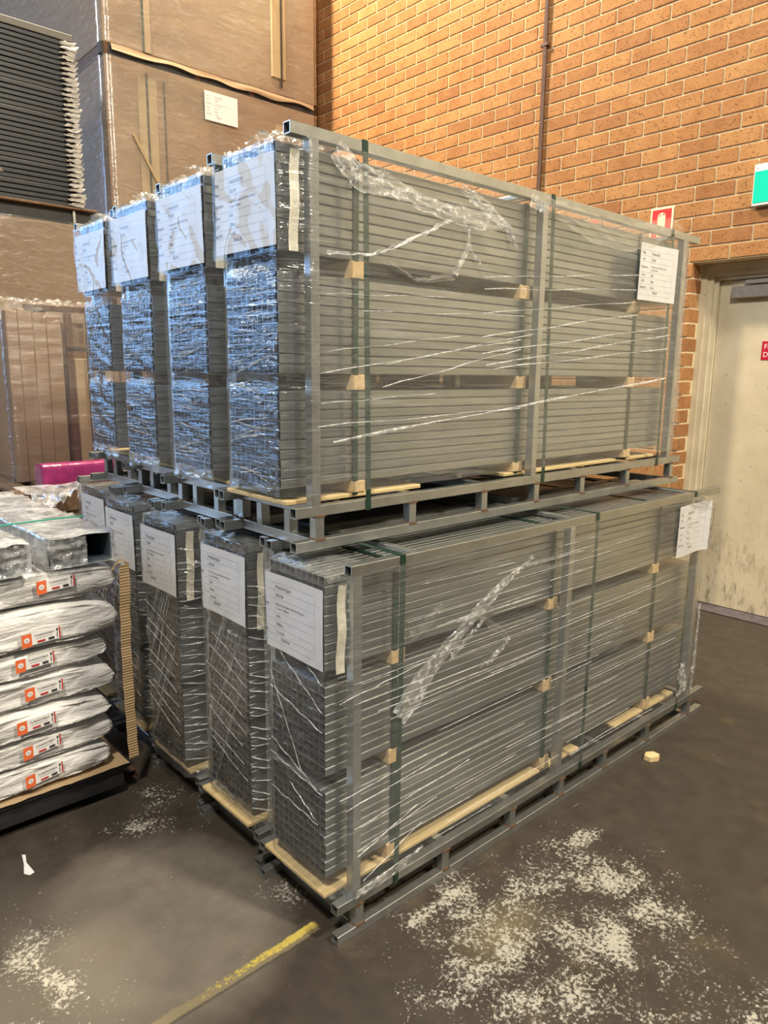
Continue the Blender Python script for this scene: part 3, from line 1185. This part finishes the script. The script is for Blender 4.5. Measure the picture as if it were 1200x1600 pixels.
torn(L1, [(.05, .135, .01), (.13, .142, .014), (.22, .15, .010), (.30, .17, .004)], YL-.004, 23, 'film_crumple', 30, 8, .012)

# ------------------------------------------------------------------ stack of white poly bags, front left
bp = tag(empty('bag_pallet', (-.10, 1.0, 0)), 'low dark pallet with a cardboard sheet under the white bags', 'pallet')
link('cardboard_sheet', gridmesh(60, 14, lambda u, v: (-1.35+1.33*u, -.012+.86*v+.010*nz(u*30, 3)*(1-v), .138+.004*nz(u*9, v*4)-(.004*(1-v)))), 'cardboard_light', bp, smooth=True)
link('deck_board', MB().cbox(-1.35, -.01, .0, .84, .112, .132, .003).me(fix=True), 'black_plastic', bp)
for yy in (.015, .42, .80):
    link('bearer', MB().cbox(-1.33, -.03, yy, yy+.035, .04, .112, .003).me(fix=True), 'black_plastic', bp)
for xx in (-1.25, -.62, .012):
    link('foot_rail', rhs(.72, .034, .036, .003, axis='y'), 'brown_steel', bp, (xx, .10, 0.0))
edges = [.142, .237, .333, .428, .533, .624, .765, .872]
BX = [-.172, -.160, -.168, -.140, -.160, -.125, -.120]
ST = [(-.46, .190), (-.46, .290), (-.475, .388), (-.44, .488), (-.46, .590), (-.44, .672), (-.38, .832)]
for i in range(7):
    z0, z1 = edges[i], edges[i+1]
    xr = BX[i]
    h = (z1-z0)
    yf = 1.012 if i not in (2, 5) else .998
    words = ['lowest white poly bag of the stack, resting on the cardboard sheet', 'second white poly bag from the bottom of the stack',
             'third white poly bag from the bottom of the stack', 'fourth white poly bag from the bottom, middle of the stack',
             'fifth white poly bag from the bottom of the stack', 'sixth white poly bag from the bottom, thickest with pointed end',
             'topmost white poly bag, pressed under the wrapped grey tubes'][i]
    bag = tag(empty('poly_bag', (xr-.45, yf, z0)), words, 'bag', 'stack of white poly bags')
    Lb, Wb = .98, .74

    def bagf(u, v, sd=i*7.3, h=h, tip=(i in (2, 3, 5))):
        # u around, v along x (0 = far left, 1 = right end)
        a = 2*math.pi*u
        ca, sa = math.cos(a), math.sin(a)
        ex = .26
        cy = math.copysign(abs(ca)**.16, ca)
        cz = math.copysign(abs(sa)**ex, sa)
        t = max(0.0, (v-.78)/.22)
        endz = (1-t**3*.55) if tip else (1-t**4*.42)
        if v > .998 or v < .002:
            endz *= .2 if tip else .45
        x = -.53+Lb*v
        x += (.010*nz(u*3, sd) if v > .99 else 0)
        if v > .999:
            x -= .004
        y = Wb/2-(Wb/2)*cy*(1-(.03*t**3))
        fd = .014*ridge(x*3+sa*2+sd, sa*6+ca*2, sd)**2+.008*nz(x*7+sa*3, sa*7+sd, ca*3)+.004*ridge(x*9-sa*5, sa*4+sd, 2)
        z = h*.5+(h*.481)*cz*endz-.012*t*t*(1 if tip else 0)
        return (x, y-fd*(1 if ca > 0 else -1)*.9, z+fd*.12*cz)
    nu, nv = 56, 60
    me = gridmesh(nu, nv, bagf, closed=True)
    import bmesh
    bm = bmesh.new()
    bm.from_mesh(me)
    bm.verts.ensure_lookup_table()
    for row in (0, nv-1):
        bm.faces.new([bm.verts[row*nu+k] for k in range(nu)])
    bmesh.ops.recalc_face_normals(bm, faces=bm.faces)
    bm.to_mesh(me)
    bm.free()
    link('bag_body', me, 'white_poly', bag, smooth=True)
    sx, sz = ST[i]
    tilt = .06 if i not in (0, 1) else .14

    def stick(x, y, d, sx=sx, sz=sz, z0=z0, tilt=tilt, xr=xr, yf=yf):
        return (sx+x-(xr-.45), -.021-d, sz+y+tilt*x-.022-z0)
    sk = link('sticker', gridmesh(8, 3, lambda u, v: stick(u*.115, v*.040, 0)), 'white_print', bag)
    link('orange_square', gridmesh(3, 3, lambda u, v: stick(-.002+u*.030, -.003+v*.043, .0012)), 'orange_print', sk)
    cc = MB()
    cc.v = [stick(.013+.0085*math.cos(k*math.pi/8), .020+.0085*math.sin(k*math.pi/8), .002) for k in range(16)]
    cc.f = [tuple(range(16))]
    link('emblem_disc', cc.me(), 'white_print', sk)
    link('sticker_print', print_mesh([('TUN0002508LK', .036, .026, .0095, .95), ('HZ', .0085, .017, .008, .8), ('WITH PROFILE BLACK 2508', .040, .018, .0045, .9)],
                                     [(.078, .096, .005, .012), (.103, .108, .028, .036), (.104, .106, .006, .024)], lambda x, y: stick(x, y, .0024)), 'ink', sk)
    link('red_bar', print_mesh([], [(.044, .068, .005, .011), (.111, .115, .0, .040)], lambda x, y: stick(x, y, .0022)), 'red_print', sk)

# cardboard edge strip standing at the end of the bags
es = tag(empty('cardboard_edge_strip', (-.085, 1.0, .14)), 'ribbed cardboard edge strip standing beside the white bags', 'edge strip')


def strip(u, v):
    z = .715*v
    x = -.012+.036*min(u*2, 1)+(-.012*(1-v)-.020*math.sin(v*2.6)*.6+.006)+.0025*nz(v*16, u)
    y = .002+.045*max(0, u*2-1)+.004*nz(v*11, 7)
    return (x-.012, y, z+.003*u)


b = gridmesh(9, 90, strip)
link('ribbed_strip', b, 'cardboard_edge', es, smooth=False)
rb = MB()
for k in range(70):
    v = (k+.5)/70
    a = strip(0, v)
    c = strip(.5, v)
    rb.cbox(a[0], c[0], a[1]-.0022, a[1]+.001, a[2]+.001, a[2]+.0045, .0006)
link('ribs', rb.me(fix=True), 'cardboard_edge', es)
link('torn_top', gridmesh(8, 8, lambda u, v: (-.055+.055*u+.006*nz(u*5, v*5), -.004+.03*v*u, .700+.03*math.sin(u*2.2)*(1-.3*v)+.012*v)), 'cardboard_light', es, smooth=True)

# wrapped grey tubes lying across the bags


def wrapped_tube(name, loc, rz, L, w_, h_, label, nsec=1):
    rt = tag(empty(name, loc, rz), label, 'tube', 'plastic-wrapped grey tubes')
    tw_ = w_/nsec
    for k in range(nsec):
        link('tube_section', rhs(L, h_, tw_-.002, .004, .003, 'y'), 'grey_tube', rt, (-w_/2+k*tw_+.001, 0, .012))

    def fn(u, v):
        a = 2*math.pi*u
        ca, sa = math.cos(a), math.sin(a)
        m_ = max(abs(ca), abs(sa))
        gx, gz = ca/m_, sa/m_
        y = -.032+(L+.03)*v
        fl = 1+.02+.05*max(0, nz(u*9, v*26, L))+(.07*ridge(u*4, v*14, 3)**2)
        if v < .01:
            fl *= .93+.06*nz(u*12, 1)
        return (gx*w_/2*fl, y, max(.001, .012+h_/2+gz*h_/2*fl+(.006*ridge(u*5, v*9, 8) if gz > .9 else 0)))
    link('plastic_sleeve', gridmesh(64, 80, fn, closed=True), 'film_milky', rt, smooth=True)
    ew = w_ if nsec == 1 else w_*.56
    link('sleeve_end', gridmesh(20, 14, lambda u, v: (-w_/2+ew*u, -.020-.014*ridge(u*4, v*3, L)-.006*nz(u*6, v*6), .012+h_*v)), 'film_milky', rt, smooth=True)
    return rt


wrapped_tube('wrapped_tube', (-.237, 1.005, .872), .03, 1.0, .212, .096, 'pair of grey steel tubes in clear plastic lying across the top bag, right one', 2)
wrapped_tube('wrapped_tube', (-.455, .985, .874), .05, 1.0, .108, .096, 'grey steel tube in clear plastic on the bags, cut off by the left edge')
cdv = [(-.60, 1.27, .984), (-.52, 1.25, .989), (-.43, 1.235, .991), (-.33, 1.235, .992), (-.24, 1.25, .990), (-.125, 1.26, .986)]
cm = MB()
for (a, c) in zip(cdv, cdv[1:]):
    for dy, dz in ((.003, 0), (0, .003)):
        cm.quad((a[0], a[1]-dy, a[2]-dz+.004), (c[0], c[1]-dy, c[2]-dz+.004), (c[0], c[1]+dy, c[2]+dz+.004), (a[0], a[1]+dy, a[2]+dz+.004))
tag(link('green_cord', cm.me(), 'green_cord'), 'thin green cord stretched over the wrapped grey tubes', 'cord')

# ------------------------------------------------------------------ goods further back on the left
# carton bundle on a wooden pallet, raised on a lower carton
lc = tag(empty('base_carton', (-.5, 2.42, 0)), 'brown carton low behind the tube row, under the wooden pallet', 'carton')
link('carton_body', MB().cbox(0, 1.4, 0, 1.5, 0, .80, .006).me(fix=True), 'cardboard', lc)
wp = tag(empty('wooden_pallet', (-.55, 2.40, .80)), 'worn brown wooden pallet under the carton bundle', 'pallet')
for yy in (0, .65, 1.30):
    link('bearer', boxmesh(1.5, .09, .085, .003), 'pallet_wood', wp, (0, yy, .0))
for k in range(9):
    link('plank', boxmesh(.11, 1.40, .022, .003), 'pallet_wood', wp, (.02+k*.17, 0, .085))
cb = tag(empty('carton_bundle', (.085, 2.80, .908)), 'film-wrapped bundle of upright cardboard with brown steel frame beside the pink beam', 'carton')
for k, (xa, xb, dz) in enumerate(((0, .06, .0), (.062, .135, .012), (.137, .205, .004), (.207, .285, -.02))):
    link('cardboard_panel', MB().cbox(xa, xb, .0+.006*k, .06+.006*k, 0, .90+dz, .004).me(fix=True), 'cardboard', cb)
link('inner_carton', MB().cbox(.015, .62, .085, .80, 0, .86, .006).me(fix=True), 'cardboard', cb)
link('frame_post', rhs(.90, .034, .034, .003, axis='z'), 'brown_steel', cb, (.300, -.005, 0))
link('frame_bar', rhs(.62, .034, .03, .003), 'brown_steel', cb, (.10, .0, .905))
link('strap', MB().box(.405, .44, -.004, -.001, 0, .90).me(), 'black_plastic', cb)
link('strap', MB().box(.30, .46, -.005, -.002, .70, .72).me(), 'black_plastic', cb)
link('cardboard_panel', MB().cbox(.345, .56, .03, .06, 0, .66, .004).me(fix=True), 'cardboard_light', cb)


def wrapfn(x0, x1, y0, y1, z0, z1, sd, amp):
    def fn(u, v):
        s = u*4
        k = int(s) % 4
        t = s-int(s)
        P = [(x0, y1), (x0, y0), (x1, y0), (x1, y1)]
        a, c = P[k], P[(k+1) % 4]
        x, y = a[0]+(c[0]-a[0])*t, a[1]+(c[1]-a[1])*t
        n = [(-1, 0), (0, -1), (1, 0), (0, 1)][k]
        d = amp*ridge(x*6+y*6+sd, v*22, sd)**2+amp*.6*nz(x*9+y*9, v*30, sd)+amp
        return (x+n[0]*d, y+n[1]*d, z0+(z1-z0)*v)
    return fn


link('stretch_wrap', gridmesh(80, 60, wrapfn(-.01, .64, -.012, .82, .002, .945, 3, .006), closed=True), 'film_scaly', cb, smooth=True)
link('film_gather', gridmesh(40, 20, lambda u, v: (-.02+.66*u, -.02+.2*v, .945+.03*abs(nz(u*12, v*5, 2))+.01*ridge(u*9, v*5))), 'film_crumple', cb, smooth=True)
link('film_gather', gridmesh(44, 16, lambda u, v: (.10+.42*u, -.02-.10*v+.02*nz(u*8, v*5), .024+.06*(1-v)*abs(nz(u*9, v*6, 5))+.03*ridge(u*7, v*4)*(1-v))), 'film_crumple', cb, smooth=True)
pk = tag(empty('pink_beam', (.125, 2.50, .909)), 'beam wrapped in bright pink film lying before the carton bundle', 'beam')


def pinkfn(u, v):
    a = 2*math.pi*u+.4
    ca, sa = math.cos(a), math.sin(a)
    m_ = (abs(ca)**5+abs(sa)**5)**.2
    rr = (.066/m_)*(1+.03*nz(u*6, v*20))
    return (1.3*v-.0+.01*nz(u*4, 3), .066-ca*rr*.95, max(0.001, .060+sa*rr*.92))


me = gridmesh(36, 30, pinkfn, closed=True)
bm = bmesh.new()
bm.from_mesh(me)
bm.verts.ensure_lookup_table()
bm.faces.new([bm.verts[k] for k in range(36)])
bm.faces.new([bm.verts[29*36+k] for k in range(36)])
bmesh.ops.recalc_face_normals(bm, faces=bm.faces)
bm.to_mesh(me)
bm.free()
link('wrapped_body', me, 'pink_wrap', pk)
link('film_end', gridmesh(10, 10, lambda u, v: (-.004-.01*ridge(u*4, v*4), .012+.108*u, .012+.10*v)), 'film_sheer', pk, smooth=True)
fh = link('film_heap', gridmesh(40, 40, lambda u, v: (-.02+.16*u+.02*nz(u*5, v*5, 1), 2.02+.50*v, .83+.16*u*(1-.5*v)*(1-v)+.05*ridge(u*5, v*4, 2)*(1-u)*(1-v)+.10*v**.5)), 'film_milky', smooth=True)
tag(fh, 'loose heap of clear film hanging beside the leftmost lower pallet', 'film')

# tall wrapped carton, dark pallet and stack of black panels
tc = tag(empty('tall_carton', (-.6, 4.0, 0)), 'tall film-wrapped brown carton under the stack of black panels', 'carton')
link('carton_body', MB().cbox(0, 1.66, 0, .9, 0, 2.49, .008).me(fix=True), 'cardboard', tc)
link('carton_flap', MB().cbox(0, 1.05, -.012, -.002, 1.60, 1.98, .003).me(fix=True), 'cardboard_light', tc)
link('stretch_wrap', gridmesh(100, 60, wrapfn(-.012, 1.67, -.024, .915, .1, 2.495, 5, .004), closed=True), 'film_sheer', tc, smooth=True)
dp = tag(empty('dark_pallet', (-.6, 4.0, 2.50)), 'dark steel pallet between the tall carton and black panels', 'pallet')
for yy in (.02, .42, .82):
    link('bearer', MB().cbox(0, 1.63, yy, yy+.06, 0, .085, .003).me(fix=True), 'black_plastic', dp)
for xx in (.3, .98, 1.50):
    link('block', MB().cbox(xx, xx+.02, 0, .88, .0, .085, .002).me(fix=True), 'galvanised_frame', dp)
link('edge_board', MB().cbox(0, 1.66, -.03, .88, .086, .100, .002).me(fix=True), 'pallet_wood', dp)
bs = tag(empty('black_panel_stack', (-.6, 4.0, 2.602)), 'tall stack of flat black panels with crumpled film ends', 'panels')
npn = 33
for k in range(npn):
    q = .003*nz(k*1.9, 2)
    link('panel', boxmesh(1.555, .85, .0285, .004), 'black_panel', bs, (.004*nz(k, 5), -.006+q*2, k*.0315))
link('top_board', MB().cbox(-.01, 1.57, -.012, .85, npn*.0315+.001, npn*.0315+.045, .003).me(fix=True), 'panel_edge', bs)
for k in range(npn):
    sd = k*2.7

    def fr(u, v, k=k, sd=sd):
        a = u*math.pi*2.0
        ln = .075+.035*nz(sd, 1)
        return (1.555-.03-ln*.55*(1-v)+(.045+.02*nz(sd, 4))*v+.012*math.sin(a+sd)+.006*nz(u*6, v*4, sd),
                -.012-.035*v*(.6+.5*nz(sd, 8))-.012*abs(math.sin(a)),
                k*.0315+.015+(.018*math.sin(a*1.0+sd)*(.3+.7*v))+.012*nz(u*4, v*5, sd))
    link('film_tail', gridmesh(12, 6, fr), 'frill', bs, smooth=False)
link('film_scrap', gridmesh(8, 8, lambda u, v: (.98+.09*u, -.02-.02*v, .15+.06*v-.05*u*v)), 'frill', bs)
link('film_scrap', gridmesh(8, 8, lambda u, v: (.95+.09*u, -.02-.02*v, .05+.05*v-.05*u*v)), 'frill', bs)

# stacked wrapped cartons against the wall
XB, XE, YB = 1.345, 3.27, 4.40
BASE = [('low_carton', 0, 1.9), ('middle_carton', 1.92, 3.80), ('high_carton', 3.885, 5.15)]
for nm, z0, z1 in BASE:
    words = {'low_carton': 'lowest wrapped carton of the stack by the wall, mostly hidden',
             'middle_carton': 'big wrapped carton with a white paper label, below the topmost carton',
             'high_carton': 'topmost big carton by the wall with timber board and strap'}[nm]
    c_ = tag(empty(nm, (XB, YB, z0)), words, 'carton', 'big cartons stacked by the wall')
    H_ = z1-z0
    L_ = XE-XB
    link('carton_body', gridmesh(60, 30, (lambda H_, L_: (lambda u, v: (
        [(0, 3.0), (0, 0), (L_, 0), (L_, 3.0)][int(u*4) % 4][0]*(1-(u*4-int(u*4)))+[(0, 3.0), (0, 0), (L_, 0), (L_, 3.0)][(int(u*4)+1) % 4][0]*(u*4-int(u*4)),
        [(0, 3.0), (0, 0), (L_, 0), (L_, 3.0)][int(u*4) % 4][1]*(1-(u*4-int(u*4)))+[(0, 3.0), (0, 0), (L_, 0), (L_, 3.0)][(int(u*4)+1) % 4][1]*(u*4-int(u*4))+(.006*nz(u*20, v*8) if 1 <= u*4 < 2 else 0), v*H_)))(H_, L_), closed=True), 'cardboard', c_)
    link('carton_lid', MB().cbox(.0, L_, .0, 3.0, H_-.012, H_, .003).me(fix=True), 'cardboard', c_)
    if nm != 'low_carton':
        link('stretch_wrap', gridmesh(120, 50, wrapfn(-.010, L_+.01, -.014, 3.01, .0, H_-.002, 4 if nm[0] == 'm' else 8, .004), closed=True), 'film_sheer', c_, smooth=True)
    if nm == 'middle_carton':
        link('cover_board', MB().cbox(.245, .315, -.012, -.002, .0, 1.80, .002).me(fix=True), 'crate_board', c_)
        link('cover_board', MB().cbox(.325, .40, -.012, -.002, .0, 1.80, .002).me(fix=True), 'crate_board', c_)
        link('strap', MB().box(.310, .328, -.016, -.013, 0, 1.82).me(), 'black_plastic', c_)
        link('strap', MB().box(.455, .468, -.012, -.009, .7, 1.80).me(), 'black_plastic', c_)
        stk = link('leaning_stick', MB().cbox(-.012, .012, -.02, -.008, -.36, .0, .002).me(fix=True), 'crate_board', c_, (.19, -.01, 1.36))
        stk.rotation_euler = (0, -.52, 0)
        link('flap', MB().cbox(L_-.43, L_-.30, -.010, -.002, .9, 1.72, .002).me(fix=True), 'cardboard_light', c_)
        sh = lambda x, y, d: (.80+x*1.03, -.030-d, 1.60+y*1.05)
        it, ru_ = label_items('4 of 26')
        ps = link('label_sheet', gridmesh(6, 5, lambda u, v: sh(u*.297, v*.21, .0)), 'paper', c_)
        link('label_print', print_mesh(it, [], lambda x, y: sh(x, y, .002)), 'ink', ps)
        for k, (xa, xb) in enumerate(((.0, .55), (.60, 1.15), (1.2, 1.92))):
            pass
    if nm == 'high_carton':
        link('cover_board', MB().cbox(1.46, 1.60, -.030, -.004, .12, 1.26, .003).me(fix=True), 'crate_board', c_)
        link('strap', MB().box(1.545, 1.562, -.034, -.031, .05, 1.27).me(), 'black_plastic', c_)
        link('strap', MB().box(.30, .315, -.018, -.015, .002, 1.27).me(), 'strap_green', c_)
        link('cover_board', MB().cbox(.318, .37, -.012, -.003, .002, 1.20, .002).me(fix=True), 'cardboard_light', c_)
pl = tag(empty('carton_pallet', (XB, YB, 3.80)), 'thin dark pallet between the two upper cartons by the wall', 'pallet')
for yy in (.0, .65, 1.3):
    link('bearer', MB().cbox(-.02, XE-XB, yy, yy+.06, .0, .083, .003).me(fix=True), 'black_plastic', pl)
for xx in (.0, .74, 1.25):
    link('block', MB().cbox(xx, xx+.035, -.004, 1.36, .002, .082, .002).me(fix=True), 'brown_steel', pl)
link('torn_flap', gridmesh(50, 5, lambda u, v: (.05+1.85*u, -.02-.018*v-.012*nz(u*8, v), .075-.075*v*(.6+.5*nz(u*6, 3)))), 'cardboard', pl)

# ------------------------------------------------------------------ litter on the floor


def scrap(name, loc, pts, mat, label, cat, h=.003):
    m_ = MB()
    n = len(pts)
    m_.v = [(x, y, .0005) for x, y in pts]+[(x*.94, y*.94, h+.002*nz(x*60, y*60)) for x, y in pts]
    m_.f = [tuple(range(n))[::-1], tuple(range(n, 2*n))]+[(i, (i+1) % n, n+(i+1) % n, n+i) for i in range(n)]
    return tag(link(name, m_.me(), mat, None, loc), label, cat)


scrap('paper_scrap', (-.518, .845, 0), [(.004, .059), (.013, .051), (.003, .006), (.008, -.053), (-.007, -.057), (-.018, -.040), (-.005, .008)], 'paper', 'torn white scrap of plastic on the floor before the bags', 'scrap')
scrap('wood_chip', (1.555, -.118, 0), [(-.03, .02), (.0, .03), (.03, .012), (.028, -.018), (.0, -.026), (-.032, -.008)], 'plywood', 'yellow wood chip on the floor beside the lower rail', 'wood chip', .018)
scrap('small_stone', (1.07, .0, 0), [(.022*math.cos(k), .017*math.sin(k)) for k in range(6)], 'stone', 'small round stone lying under the steel frame of the front pallet', 'stone', .024)
scrap('plastic_chip', (2.12, -.42, 0), [(-.02, .008), (.02, .006), (.022, -.006), (-.018, -.008)], 'cream_print', 'small pale chip on the dark floor behind the pallets', 'chip', .004)
